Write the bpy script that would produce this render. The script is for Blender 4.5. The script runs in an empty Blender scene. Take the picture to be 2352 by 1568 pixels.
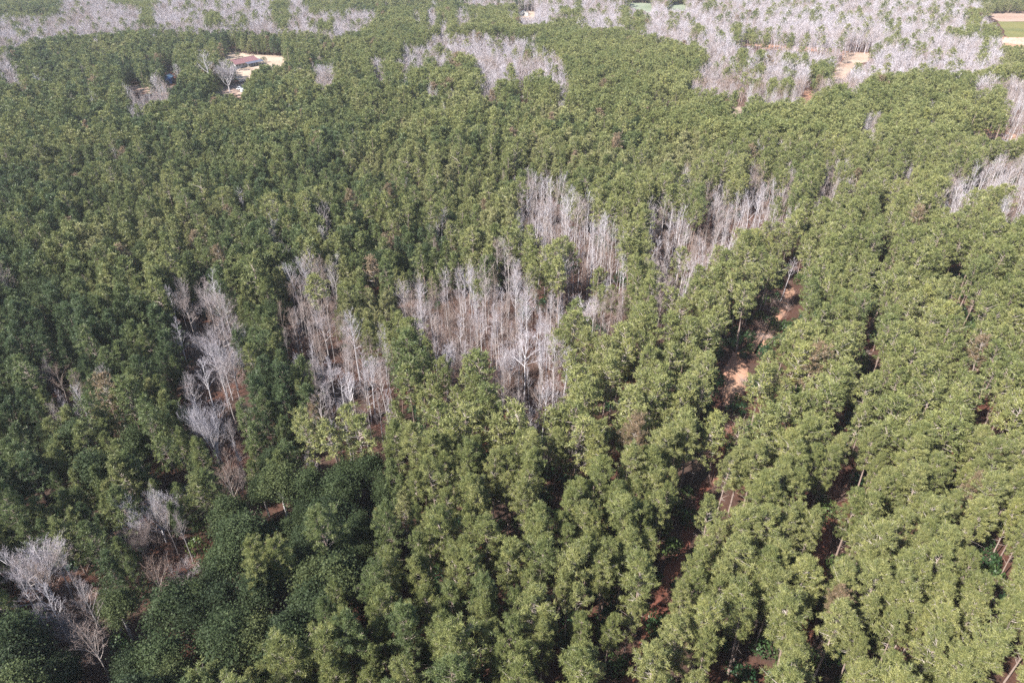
import bpy, math, random, time
import numpy as np
from math import radians, sin, cos, tan, pi
from mathutils import Vector, Matrix

T0 = time.time()
rng = np.random.default_rng(7)
random.seed(7)
scene = bpy.context.scene
COL = scene.collection

# ------------------------------------------------------------------ camera, sky, sun, exposure
CAM_H, PITCH, FPX = 95.0, radians(32.0), 1568.0
cam_d = bpy.data.cameras.new('camera')
cam_d.lens = 24.0; cam_d.sensor_width = 36.0; cam_d.clip_start = 1.0; cam_d.clip_end = 9000.0
cam = bpy.data.objects.new('camera', cam_d); COL.objects.link(cam)
cam.location = (0, 0, CAM_H); cam.rotation_euler = (pi/2 - PITCH, 0, 0)
scene.camera = cam

SUN_EL = radians(43.0)
SUN_TO = Vector((cos(SUN_EL)*-0.80, cos(SUN_EL)*-0.60, sin(SUN_EL))).normalized()   # towards the sun: left, a little behind the camera
world = bpy.data.worlds.new("World"); scene.world = world; world.use_nodes = True
wn = world.node_tree.nodes; wl = world.node_tree.links
for n in list(wn): wn.remove(n)
sky = wn.new('ShaderNodeTexSky'); sky.sky_type = 'NISHITA'; sky.sun_disc = False
sky.sun_elevation = SUN_EL; sky.sun_rotation = math.atan2(SUN_TO.x, SUN_TO.y)
sky.altitude = 50; sky.air_density = 1.0; sky.dust_density = 0.8; sky.ozone_density = 1.0
bg = wn.new('ShaderNodeBackground'); bg.inputs[1].default_value = 0.085
wo = wn.new('ShaderNodeOutputWorld')
wl.new(sky.outputs[0], bg.inputs[0]); wl.new(bg.outputs[0], wo.inputs[0])
sun_d = bpy.data.lights.new('sun', 'SUN'); sun_d.energy = 5.0; sun_d.angle = radians(0.5); sun_d.color = (1.0, 0.95, 0.88)
sun = bpy.data.objects.new('sun', sun_d); COL.objects.link(sun)
sun.rotation_euler = SUN_TO.to_track_quat('Z', 'Y').to_euler(); sun.location = SUN_TO*300
vs = scene.view_settings
vs.view_transform = 'Standard'; vs.look = 'None'; vs.exposure = 1.6; vs.gamma = 1.0; vs.use_curve_mapping = False
cy = scene.cycles
cy.use_denoising = False; cy.denoiser = 'OPENIMAGEDENOISE'; cy.denoising_prefilter = 'ACCURATE'
cy.max_bounces = 5; cy.diffuse_bounces = 3; cy.glossy_bounces = 1; cy.transmission_bounces = 3
cy.transparent_max_bounces = 4; cy.volume_bounces = 0; cy.caustics_reflective = False; cy.caustics_refractive = False
cy.volume_max_steps = 64

# ------------------------------------------------------------------ picture geometry (photograph seen 2352 wide)
cp, sp = cos(PITCH), sin(PITCH)
def ground(px, py, z=0.0):
    u = (px-1176.0)/FPX; v = -(py-784.0)/FPX
    d = (u, cp+v*sp, -sp+v*cp); t = (z-CAM_H)/d[2]
    return (d[0]*t, d[1]*t)
def project(x, y, z):
    zz = z-CAM_H
    dep = y*cp - zz*sp
    up = y*sp + zz*cp
    return 1176.0 + FPX*x/dep, 784.0 - FPX*up/dep, dep
FR = {'c1': (0, 536, .3418), 'c2': (784, 383, .3418), 'c3': (1568, 536, .3418), 'c4': (0, 1032, .3418),
      'c5': (784, 1032, .3418), 'c6': (1568, 1032, .3418), 'm1': (0, 229.7, .3418), 'm3': (1568, 229.7, .3418),
      's1': (0, 0, 1/3), 's2': (784, 0, 1/3), 's3': (1568, 0, 1/3), 'd': (0, 0, 1.0)}
def Q(fr, *pts):
    ox, oy, s = FR[fr]
    return np.array([(ox+p[0]*s, oy+p[1]*s) for p in pts])
def inside(poly, X, Y):
    X = np.asarray(X); Y = np.asarray(Y); res = np.zeros(X.shape, bool); n = len(poly)
    for i in range(n):
        x1, y1 = poly[i]; x2, y2 = poly[(i+1) % n]
        if y1 == y2: continue
        c = ((y1 > Y) != (y2 > Y)) & (X < (x2-x1)*(Y-y1)/(y2-y1)+x1)
        res ^= c
    return res
def vnoise(x, y, s, seed=0):
    x = np.asarray(x)/s + 137.1*seed; y = np.asarray(y)/s + 71.7*seed
    xi = np.floor(x); yi = np.floor(y); fx = x-xi; fy = y-yi
    fx = fx*fx*(3-2*fx); fy = fy*fy*(3-2*fy)
    def h(a, b):
        v = np.sin(a*127.1+b*311.7+seed*17.3)*43758.5453
        return v-np.floor(v)
    return (h(xi, yi)*(1-fx)+h(xi+1, yi)*fx)*(1-fy)+(h(xi, yi+1)*(1-fx)+h(xi+1, yi+1)*fx)*fy

# ------------------------------------------------------------------ materials
def mat(name):
    m = bpy.data.materials.new(name); m.use_nodes = True
    nt = m.node_tree
    for n in list(nt.nodes): nt.nodes.remove(n)
    out = nt.nodes.new('ShaderNodeOutputMaterial')
    return m, nt, out
def rgba(c): return (c[0], c[1], c[2], 1.0)
def attr(nt, name, typ):
    a = nt.nodes.new('ShaderNodeAttribute'); a.attribute_name = name; a.attribute_type = typ
    return a.outputs['Fac']
def ramp(nt, fac, stops):
    r = nt.nodes.new('ShaderNodeValToRGB')
    while len(r.color_ramp.elements) < len(stops): r.color_ramp.elements.new(0.5)
    for e, (p, c) in zip(r.color_ramp.elements, stops): e.position = p; e.color = rgba(c)
    nt.links.new(fac, r.inputs[0]); return r.outputs[0]
def math_n(nt, op, a, b):
    m = nt.nodes.new('ShaderNodeMath'); m.operation = op
    for i, v in enumerate((a, b)):
        if isinstance(v, (int, float)): m.inputs[i].default_value = v
        else: nt.links.new(v, m.inputs[i])
    return m.outputs[0]
def mixc(nt, typ, fac, a, b):
    m = nt.nodes.new('ShaderNodeMix'); m.data_type = 'RGBA'; m.blend_type = typ
    for i, v in ((0, fac), (6, a), (7, b)):
        if isinstance(v, (int, float)): m.inputs[i].default_value = v
        elif isinstance(v, tuple): m.inputs[i].default_value = rgba(v)
        else: nt.links.new(v, m.inputs[i])
    return m.outputs[2]
def foliage_mat(name, stops, rough=0.5, trans=0.3, spec=0.35, puff=(0.66, 1.36)):
    """leaf colour from the tree's own tint, varied tuft by tuft"""
    m, nt, out = mat(name)
    col = ramp(nt, attr(nt, 'tint', 'INSTANCER'), stops)
    pv = attr(nt, 'pv', 'GEOMETRY')
    mr = nt.nodes.new('ShaderNodeMapRange'); mr.inputs[3].default_value = puff[0]; mr.inputs[4].default_value = puff[1]
    nt.links.new(pv, mr.inputs[0])
    hs = nt.nodes.new('ShaderNodeHueSaturation')
    nt.links.new(col, hs.inputs['Color']); nt.links.new(mr.outputs[0], hs.inputs['Value'])
    hue = math_n(nt, 'ADD', math_n(nt, 'MULTIPLY', pv, -0.035), 0.516)
    nt.links.new(hue, hs.inputs['Hue'])
    p = nt.nodes.new('ShaderNodeBsdfPrincipled'); p.inputs['Roughness'].default_value = rough
    p.inputs['Specular IOR Level'].default_value = spec
    nt.links.new(hs.outputs[0], p.inputs['Base Color'])
    t = nt.nodes.new('ShaderNodeBsdfTranslucent'); nt.links.new(hs.outputs[0], t.inputs[0])
    mx = nt.nodes.new('ShaderNodeMixShader'); mx.inputs[0].default_value = trans
    nt.links.new(p.outputs[0], mx.inputs[1]); nt.links.new(t.outputs[0], mx.inputs[2])
    nt.links.new(mx.outputs[0], out.inputs[0]); return m
def plain(name, c, rough=0.8, noise=0.0, scale=1.0, c2=None, metal=0.0, spec=0.3, bump=0.0):
    m, nt, out = mat(name)
    p = nt.nodes.new('ShaderNodeBsdfPrincipled'); p.inputs['Roughness'].default_value = rough
    p.inputs['Metallic'].default_value = metal; p.inputs['Specular IOR Level'].default_value = spec
    p.inputs['Base Color'].default_value = rgba(c)
    if noise > 0 or bump > 0:
        tc = nt.nodes.new('ShaderNodeTexCoord'); nz = nt.nodes.new('ShaderNodeTexNoise')
        nz.inputs['Scale'].default_value = scale; nz.inputs['Detail'].default_value = 6; nz.inputs['Roughness'].default_value = 0.65
        nt.links.new(tc.outputs['Object'], nz.inputs['Vector'])
        c2 = c2 or tuple(v*(1-noise) for v in c)
        col = ramp(nt, nz.outputs[0], [(0.32, c2), (0.68, c)])
        nt.links.new(col, p.inputs['Base Color'])
        if bump > 0:
            b = nt.nodes.new('ShaderNodeBump'); b.inputs['Strength'].default_value = bump
            nt.links.new(nz.outputs[0], b.inputs['Height']); nt.links.new(b.outputs[0], p.inputs['Normal'])
    nt.links.new(p.outputs[0], out.inputs[0]); return m
def tint_bark(name, stops, rough=0.85):
    m, nt, out = mat(name)
    col = ramp(nt, attr(nt, 'tint', 'INSTANCER'), stops)
    pv = attr(nt, 'pv', 'GEOMETRY')
    mr = nt.nodes.new('ShaderNodeMapRange'); mr.inputs[3].default_value = 0.75; mr.inputs[4].default_value = 1.25
    nt.links.new(pv, mr.inputs[0])
    hs = nt.nodes.new('ShaderNodeHueSaturation'); nt.links.new(col, hs.inputs['Color']); nt.links.new(mr.outputs[0], hs.inputs['Value'])
    p = nt.nodes.new('ShaderNodeBsdfPrincipled'); p.inputs['Roughness'].default_value = rough; p.inputs['Specular IOR Level'].default_value = 0.2
    nt.links.new(hs.outputs[0], p.inputs['Base Color']); nt.links.new(p.outputs[0], out.inputs[0]); return m

M_PINE = foliage_mat('pine_needles', [(0.0, (0.078, 0.112, 0.044)), (0.4, (0.150, 0.170, 0.058)), (0.8, (0.206, 0.216, 0.082)), (0.975, (0.225, 0.232, 0.075)), (1.0, (0.20, 0.15, 0.09))])
M_YOUNG = foliage_mat('young_pine_needles', [(0.0, (0.064, 0.096, 0.042)), (0.35, (0.120, 0.147, 0.053)), (0.7, (0.188, 0.198, 0.076)), (0.975, (0.23, 0.228, 0.105)), (1.0, (0.22, 0.165, 0.105))])
M_OAK = foliage_mat('dark_glossy_leaves', [(0.0, (0.026, 0.040, 0.019)), (0.6, (0.048, 0.068, 0.028)), (1.0, (0.10, 0.112, 0.042))], rough=0.6, trans=0.25, spec=0.15)
M_SHRUB = foliage_mat('shrub_leaves', [(0.0, (0.022, 0.060, 0.026)), (0.5, (0.055, 0.090, 0.028)), (1.0, (0.14, 0.16, 0.03))], rough=0.45)
M_PBARK = tint_bark('pine_bark', [(0.0, (0.16, 0.11, 0.09)), (1.0, (0.25, 0.195, 0.17))])
M_PTWIG = tint_bark('pine_twigs', [(0.0, (0.20, 0.16, 0.14)), (1.0, (0.36, 0.32, 0.295))])
M_BBARK = tint_bark('pale_bark', [(0.0, (0.22, 0.18, 0.16)), (0.5, (0.31, 0.28, 0.275)), (1.0, (0.46, 0.44, 0.46))])
M_BTWIG = tint_bark('bare_twigs', [(0.0, (0.20, 0.14, 0.11)), (0.45, (0.275, 0.228, 0.218)), (1.0, (0.38, 0.352, 0.38))])
M_BRUSH = tint_bark('brush_twigs', [(0.0, (0.13, 0.062, 0.045)), (0.6, (0.22, 0.15, 0.125)), (1.0, (0.30, 0.24, 0.225))])

# ------------------------------------------------------------------ triangle soups
class Soup:
    def __init__(s): s.v = []; s.pv = []; s.mi = []
    def tris(s, V, pv, mi):
        V = np.asarray(V, float).reshape(-1, 3, 3); s.v.append(V)
        s.pv.append(np.broadcast_to(np.asarray(pv, float), (len(V),)).copy()); s.mi.append(np.full(len(V), mi, np.int32))
    def mesh(s, name, mats):
        V = np.concatenate(s.v); pv = np.concatenate(s.pv); mi = np.concatenate(s.mi); n = len(V)
        me = bpy.data.meshes.new(name)
        me.vertices.add(n*3); me.loops.add(n*3); me.polygons.add(n)
        me.vertices.foreach_set('co', V.reshape(-1)); me.loops.foreach_set('vertex_index', np.arange(n*3, dtype=np.int32))
        me.polygons.foreach_set('loop_start', np.arange(0, n*3, 3, dtype=np.int32))
        for m in mats: me.materials.append(m)
        me.polygons.foreach_set('material_index', mi)
        a = me.attributes.new('pv', 'FLOAT', 'POINT'); a.data.foreach_set('value', np.repeat(pv, 3))
        me.update(); me.validate(); return me
def unit(v): return v/np.maximum(np.linalg.norm(v, axis=-1, keepdims=True), 1e-9)
def tube(s, pts, rad, sides, pv, mi, R=None):
    """tapered tube through pts as triangles"""
    pts = np.asarray(pts, float); n = len(pts)
    d = unit(np.gradient(pts, axis=0)); ref = np.array([0.31, 0.87, 0.38]); a = unit(np.cross(d, ref)); b = np.cross(d, a)
    th = np.arange(sides)*2*pi/sides
    ring = pts[:, None] + (a[:, None]*np.cos(th)[None, :, None] + b[:, None]*np.sin(th)[None, :, None])*np.asarray(rad)[:, None, None]
    out = []
    for i in range(n-1):
        A = ring[i]; B = ring[i+1]; A2 = np.roll(A, -1, 0); B2 = np.roll(B, -1, 0)
        out.append(np.stack([A, A2, B2], 1)); out.append(np.stack([A, B2, B], 1))
    s.tris(np.concatenate(out), pv, mi)
def blades(s, org, dirs, length, width, pv, mi, r):
    """one narrow triangle from each origin along dirs"""
    side = unit(np.cross(dirs, r.normal(size=dirs.shape)))
    L = np.asarray(length).reshape(-1, 1); W = np.asarray(width).reshape(-1, 1)
    s.tris(np.stack([org-side*W/2, org+side*W/2, org+dirs*L], 1), pv, mi)
def leaves(s, org, nrm, size, pv, mi, r):
    """one broad triangle centred on each origin, facing nrm roughly"""
    a = unit(np.cross(nrm, r.normal(size=nrm.shape))); b = np.cross(nrm, a); S = np.asarray(size).reshape(-1, 1)
    s.tris(np.stack([org-a*S*.5-b*S*.35, org+a*S*.5-b*S*.35, org+b*S*.75], 1), pv, mi)

def pine(seed, h=20., cb=11., R=3.1, nb=46, puffs=5, nn=22, nl=0.42, nw=0.085, detail=2, shape='open'):
    r = np.random.default_rng(seed); crown, trunk = Soup(), Soup()
    bend = r.normal(0, 0.45, 2); cb *= r.uniform(.8, 1.25); R *= r.uniform(.82, 1.2); nb = int(nb*r.uniform(.8, 1.15)); gapz = r.uniform(0, .4)
    def axis(z): f = (z/h)**2; return np.array([bend[0]*f, bend[1]*f, z])
    zs = np.linspace(0, h*0.97, 6 if detail > 1 else (4 if detail else 3))
    r0 = 0.19*(h/20) + 0.02
    tube(trunk, [axis(z) for z in zs], r0*(1-zs/h*0.82), 8 if detail > 1 else (5 if detail else 3), 0.5, 0)
    lop = r.normal(0, .22, 2)
    org, dr, pvl = [], [], []
    for i in range(nb):
        t = (i+r.uniform(-.4, .4))/nb; t = min(max(t, 0), 1)
        if shape == 'open' and t < gapz and r.random() < 0.45: continue
        z = cb+(h*0.985-cb)*t
        prof = (0.55+1.5*t)*(1-t)**0.62 if shape == 'open' else (0.9*(1-t)**0.75+0.12)
        L = R*min(prof, 1.0)*r.uniform(0.62, 1.18)+0.25
        az = i*2.39996+r.uniform(-.5, .5)
        L *= 1+lop[0]*cos(az)+lop[1]*sin(az)
        el = radians(-8+70*t**1.5+r.uniform(-10, 12))
        d0 = np.array([cos(az)*cos(el), sin(az)*cos(el), sin(el)])
        p0 = axis(z); up = np.array([0, 0, 1.])
        ts = np.array([0, .5, 1.]); curve = r.uniform(.10, .28)
        P = p0+d0*L*ts[:, None]+up*(curve*L*ts[:, None]**2)
        if detail > 0:
            tube(crown, P, np.array([.042, .026, .010])*(1.0 if detail > 1 else 1.4), 3, r.random(), 1)
        k = max(2, int(round(puffs*(0.5+0.5*L/R))))
        for j in range(k):
            tt = 0.38+0.62*(j+r.uniform(.2, .9))/k
            c = p0+d0*L*tt+up*(curve*L*tt*tt)
            off = r.normal(0, 0.24, 3)*(0.5+0.25*L)*(1.1-0.3*tt); off[2] *= 0.5
            org.append(c+off); dr.append(unit(d0*0.7+up*0.75+off*0.5)); pvl.append(r.random())
            if detail > 1 and r.random() < 0.5:   # side twig bearing the tuft
                blades(crown, c[None], unit(off)[None], [np.linalg.norm(off)], [.035], r.random(), 1, r)
    for q in range(3):
        org.append(axis(h)+np.array([0, 0, .1*q])+r.normal(0, .12, 3)); dr.append(np.array([0, 0, 1.])); pvl.append(r.random())
    org = np.array(org); dr = np.array(dr); pvl = np.array(pvl); n = len(org)
    D = unit(r.normal(size=(n, nn, 3))+dr[:, None]*0.75)
    O = org[:, None]+D*r.uniform(0, .16, (n, nn, 1))*(nl/.42)+r.normal(0, .095*(nl/.42), (n, nn, 3))
    blades(crown, O.reshape(-1, 3), D.reshape(-1, 3), r.uniform(.65, 1.25, n*nn)*nl, r.uniform(.7, 1.3, n*nn)*nw,
           np.clip(np.repeat(pvl, nn)+r.normal(0, .12, n*nn), 0, 1), 0, r)
    if detail > 1:   # dead snags and bare inner twigs, pale
        m = 44
        zz = r.uniform(cb-3.0, h-1, m); az = r.uniform(0, 2*pi, m)
        O = np.array([axis(z) for z in zz]); D = unit(np.stack([np.cos(az), np.sin(az), r.uniform(.0, .9, m)], 1))
        L = r.uniform(.6, 2.2, m)*(1.15-zz/h)*1.8
        blades(crown, O, D, L, np.full(m, .05), r.uniform(.5, 1, m), 1, r)
    return crown, trunk

def broadleaf(seed, h=13., R=3.3, lobes=17, puffs=13, nn=56, ls=0.18, detail=2):
    r = np.random.default_rng(seed); crown, trunk = Soup(), Soup()
    tube(trunk, [(0, 0, 0), (r.normal(0, .2), r.normal(0, .2), h*.35), (r.normal(0, .4), r.normal(0, .4), h*.7)], [.24, .18, .08], 7 if detail > 1 else 4, .5, 0)
    R *= r.uniform(.8, 1.15); h *= r.uniform(.9, 1.1)
    org, dr, pvl = [], [], []
    for i in range(lobes):
        az = i*2.39996+r.uniform(-.4, .4); t = (i+.5)/lobes
        rad = R*0.62*math.sqrt(t)*r.uniform(.85, 1.2)
        c = np.array([cos(az)*rad, sin(az)*rad, h*(0.84-0.34*t)+r.uniform(-1.1, 1.1)])
        lr = R*r.uniform(.20, .42)
        tube(trunk, [(0, 0, h*.4), tuple(c*np.array([.5, .5, .86])), tuple(c)], [.1, .06, .02], 3, .5, 0)
        lv = r.random()
        for j in range(puffs):
            d = unit(r.normal(size=3)+np.array([0, 0, .6])); 
            org.append(c+d*lr*r.uniform(.5, 1.35)*np.array([1, 1, 1.05])); dr.append(d); pvl.append(.4*lv+.6*r.random())
    org = np.array(org); dr = np.array(dr); pvl = np.array(pvl); n = len(org)
    O = org[:, None]+r.normal(0, .46, (n, nn, 3)); N = unit(dr[:, None]*.8+r.normal(0, .7, (n, nn, 3)))
    leaves(crown, O.reshape(-1, 3), N.reshape(-1, 3), r.uniform(.5, 1.45, n*nn)*ls, np.clip(np.repeat(pvl, nn)+r.normal(0, .14, n*nn), 0, 1), 0, r)
    return crown, trunk

def bare(seed, h=20., R=3.2, style='tall', nlimb=22, depth=3, tw=0.028, twn=5, sides=6, wmin=0.016):
    r = np.random.default_rng(seed); crown, trunk = Soup(), Soup()
    up = np.array([0, 0, 1.]); tws = []
    def branch(p, d, L, rad, lev):
        n = 3
        pts = [p]; dd = d.copy(); q = p.copy()
        for i in range(n):
            dd = unit(dd+r.normal(0, .13, 3)+up*.10); q = q+dd*L/n; pts.append(q.copy())
        rr = np.linspace(rad, rad*.35, n+1)
        if lev < depth-1 and sides > 3: tube(crown, pts, np.maximum(rr, wmin), 3, r.random(), 0)
        else:
            P = np.array(pts); D = P[1:]-P[:-1]; Ln = np.linalg.norm(D, axis=1)
            blades(crown, P[:-1], D/Ln[:, None], Ln*1.25, np.maximum(rr[:-1]*2, tw), r.random(), 0 if lev < depth-1 else 1, r)
        if lev < depth:
            k = max(3, int(twn*(1.0 if lev else 1.2)))
            for j in range(k):
                t = 0.25+0.75*(j+r.random())/k; i = min(int(t*n), n-1); f = t*n-i
                b = pts[i]*(1-f)+pts[i+1]*f
                side = unit(np.cross(dd, r.normal(size=3)))
                nd = unit(dd*.95+side*r.uniform(.45, .95)+up*.18)
                branch(b, nd, L*r.uniform(.35, .58)*(1.25-t*.5), rad*.42, lev+1)
        else:
            pass
    bend = r.normal(0, .5, 2)
    ax = lambda z: np.array([bend[0]*(z/h)**2, bend[1]*(z/h)**2, z])
    if style == 'tall':
        nlimb = int(nlimb*r.uniform(.6, 1.15)); lo = r.uniform(.32, .58); R *= r.uniform(.75, 1.35)
        zs = np.linspace(0, h*.97, 6)
        tube(trunk, [ax(z)+np.array([*r.normal(0, .08, 2), 0])*(z > 0) for z in zs], (0.17*(h/20)+.015)*(1-zs/h*.86), sides, .5, 0)
        for i in range(nlimb):
            t = (i+r.random())/nlimb; z = h*(lo+(.97-lo)*t); az = i*2.39996+r.uniform(-.5, .5); el = radians(r.uniform(38, 62)+12*t)
            L = R*(1.25-.85*t)*r.uniform(.7, 1.3)/max(cos(el), .35)*.62
            branch(ax(z), np.array([cos(az)*cos(el), sin(az)*cos(el), sin(el)]), L, .055*(1.2-t), 1)
    else:      # spreading: the trunk forks low into several heavy limbs
        zf = h*r.uniform(.22, .34)
        tube(trunk, [ax(z) for z in (0, zf*.5, zf)], [.26, .22, .19], sides, .5, 0)
        for i in range(nlimb):
            az = i*2.39996+r.uniform(-.4, .4); el = radians(r.uniform(42, 80)); t = r.uniform(.6, 1.)
            L = (h-zf)*r.uniform(.72, .98) if el > radians(62) else R*r.uniform(1.0, 1.35)
            branch(ax(zf*t), np.array([cos(az)*cos(el), sin(az)*cos(el), sin(el)]), L, .10*r.uniform(.7, 1.1), 0)
    return crown, trunk

def bush(seed, R=1.4, H=2.0, n=260, ls=.22):
    r = np.random.default_rng(seed); s = Soup()
    d = unit(r.normal(size=(n, 3))+np.array([0, 0, .4])); O = d*np.array([R, R, H*.55])*r.uniform(.6, 1.05, (n, 1))+np.array([0, 0, H*.5])
    leaves(s, O, unit(d+r.normal(0, .5, (n, 3))), r.uniform(.7, 1.4, n)*ls, np.clip(vnoise(O[:, 0]*9, O[:, 1]*9+O[:, 2]*5, 4, seed)+r.normal(0, .1, n), 0, 1), 0, r)
    return s
def brush(seed, R=1.3, H=2.4, n=110, w=.03):
    r = np.random.default_rng(seed); s = Soup()
    a = r.uniform(0, 2*pi, n); rr = R*np.sqrt(r.random(n)); O = np.stack([np.cos(a)*rr*.6, np.sin(a)*rr*.6, r.uniform(0, H*.4, n)], 1)
    D = unit(np.stack([np.cos(a)*rr/R*.8, np.sin(a)*rr/R*.8, np.ones(n)], 1)+r.normal(0, .3, (n, 3)))
    blades(s, O, D, r.uniform(.4, 1, n)*H*.7, r.uniform(.7, 1.5, n)*w, r.random(n), 0, r)
    return s

def pair(builder, name, mats_c, mats_t, seeds, **kw):
    out = []
    for sd in seeds:
        c, t = builder(sd, **kw)
        out.append((c.mesh(name+'_crown', mats_c), t.mesh(name+'_trunk', mats_t)))
    return out
def merged(builder, name, mats, seeds, cmap, tmap, **kw):
    out = []
    for sd in seeds:
        c, t = builder(sd, **kw); s = Soup()
        for src, mp in ((c, cmap), (t, tmap)):
            for v, pv, mi in zip(src.v, src.pv, src.mi): s.v.append(v); s.pv.append(pv); s.mi.append(np.array([mp[k] for k in mi], np.int32))
        out.append(s.mesh(name, mats))
    return out

PC, PT = [M_PINE, M_PTWIG], [M_PBARK]
near_pine = pair(pine, 'pine', PC, PT, range(10, 24), h=17, cb=7.6, R=2.65, nb=64, puffs=9, nn=30, nl=.36, nw=.06)
near_young = pair(pine, 'young_pine', [M_YOUNG, M_PTWIG], PT, range(30, 42), h=12, cb=3.6, R=2.6, nb=56, puffs=7, nn=20, nl=.38, nw=.09, shape='cone')
near_oak = pair(broadleaf, 'evergreen_oak', [M_OAK], [M_BBARK], range(50, 59))
near_bare = pair(bare, 'bare_tree', [M_BBARK, M_BTWIG], [M_BBARK], range(70, 82), h=20, R=3.2, nlimb=22, depth=3, twn=7)
near_spread = pair(bare, 'spreading_tree', [M_BBARK, M_BTWIG], [M_BBARK], range(90, 94), h=15, R=6., style='spread', nlimb=10, depth=3, twn=8)

# --- distant, simplified
def far_mesh_sets():
    F = {}
    F['pine_mid'] = merged(pine, 'distant_pine', [M_PINE, M_PTWIG, M_PBARK], range(110, 116), {0: 0, 1: 1}, {0: 2}, h=17, cb=7.6, R=2.65, nb=46, puffs=5, nn=15, nl=.50, nw=.14, detail=1)
    F['young_mid'] = merged(pine, 'distant_young_pine', [M_YOUNG, M_PTWIG, M_PBARK], range(120, 126), {0: 0, 1: 1}, {0: 2}, h=12, cb=3.6, R=2.6, nb=42, puffs=5, nn=14, nl=.52, nw=.15, detail=1, shape='cone')
    F['pine_far'] = merged(pine, 'far_pine', [M_PINE, M_PTWIG, M_PBARK], range(130, 135), {0: 0, 1: 1}, {0: 2}, h=16, cb=7., R=2.75, nb=30, puffs=3, nn=17, nl=.62, nw=.20, detail=0)
    F['young_far'] = merged(pine, 'far_young_pine', [M_YOUNG, M_PTWIG, M_PBARK], range(140, 145), {0: 0, 1: 1}, {0: 2}, h=12, cb=3, R=2.5, nb=30, puffs=3, nn=17, nl=.62, nw=.20, detail=0, shape='cone')
    F['bare_mid'] = merged(bare, 'distant_bare_tree', [M_BBARK, M_BTWIG, M_BBARK], range(150, 156), {0: 0, 1: 1}, {0: 2}, h=20, R=3.0, nlimb=20, depth=3, twn=5, tw=.04, sides=5)
    F['bare_far'] = merged(bare, 'far_bare_tree', [M_BBARK, M_BTWIG, M_BBARK], range(160, 166), {0: 1, 1: 1}, {0: 1}, h=18, R=3.0, nlimb=20, depth=2, twn=8, tw=.085, sides=3)
    F['oak_far'] = merged(broadleaf, 'far_oak', [M_OAK, M_BBARK], range(170, 174), {0: 0}, {0: 1}, lobes=9, puffs=8, nn=9, ls=.75, detail=0)
    F['bush'] = [bush(k).mesh('bush', [M_SHRUB]) for k in range(180, 184)]
    F['brush'] = [brush(k).mesh('brush', [M_BRUSH]) for k in range(190, 194)]
    return F
FARM = far_mesh_sets()
print('protos', round(time.time()-T0, 1))

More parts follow.
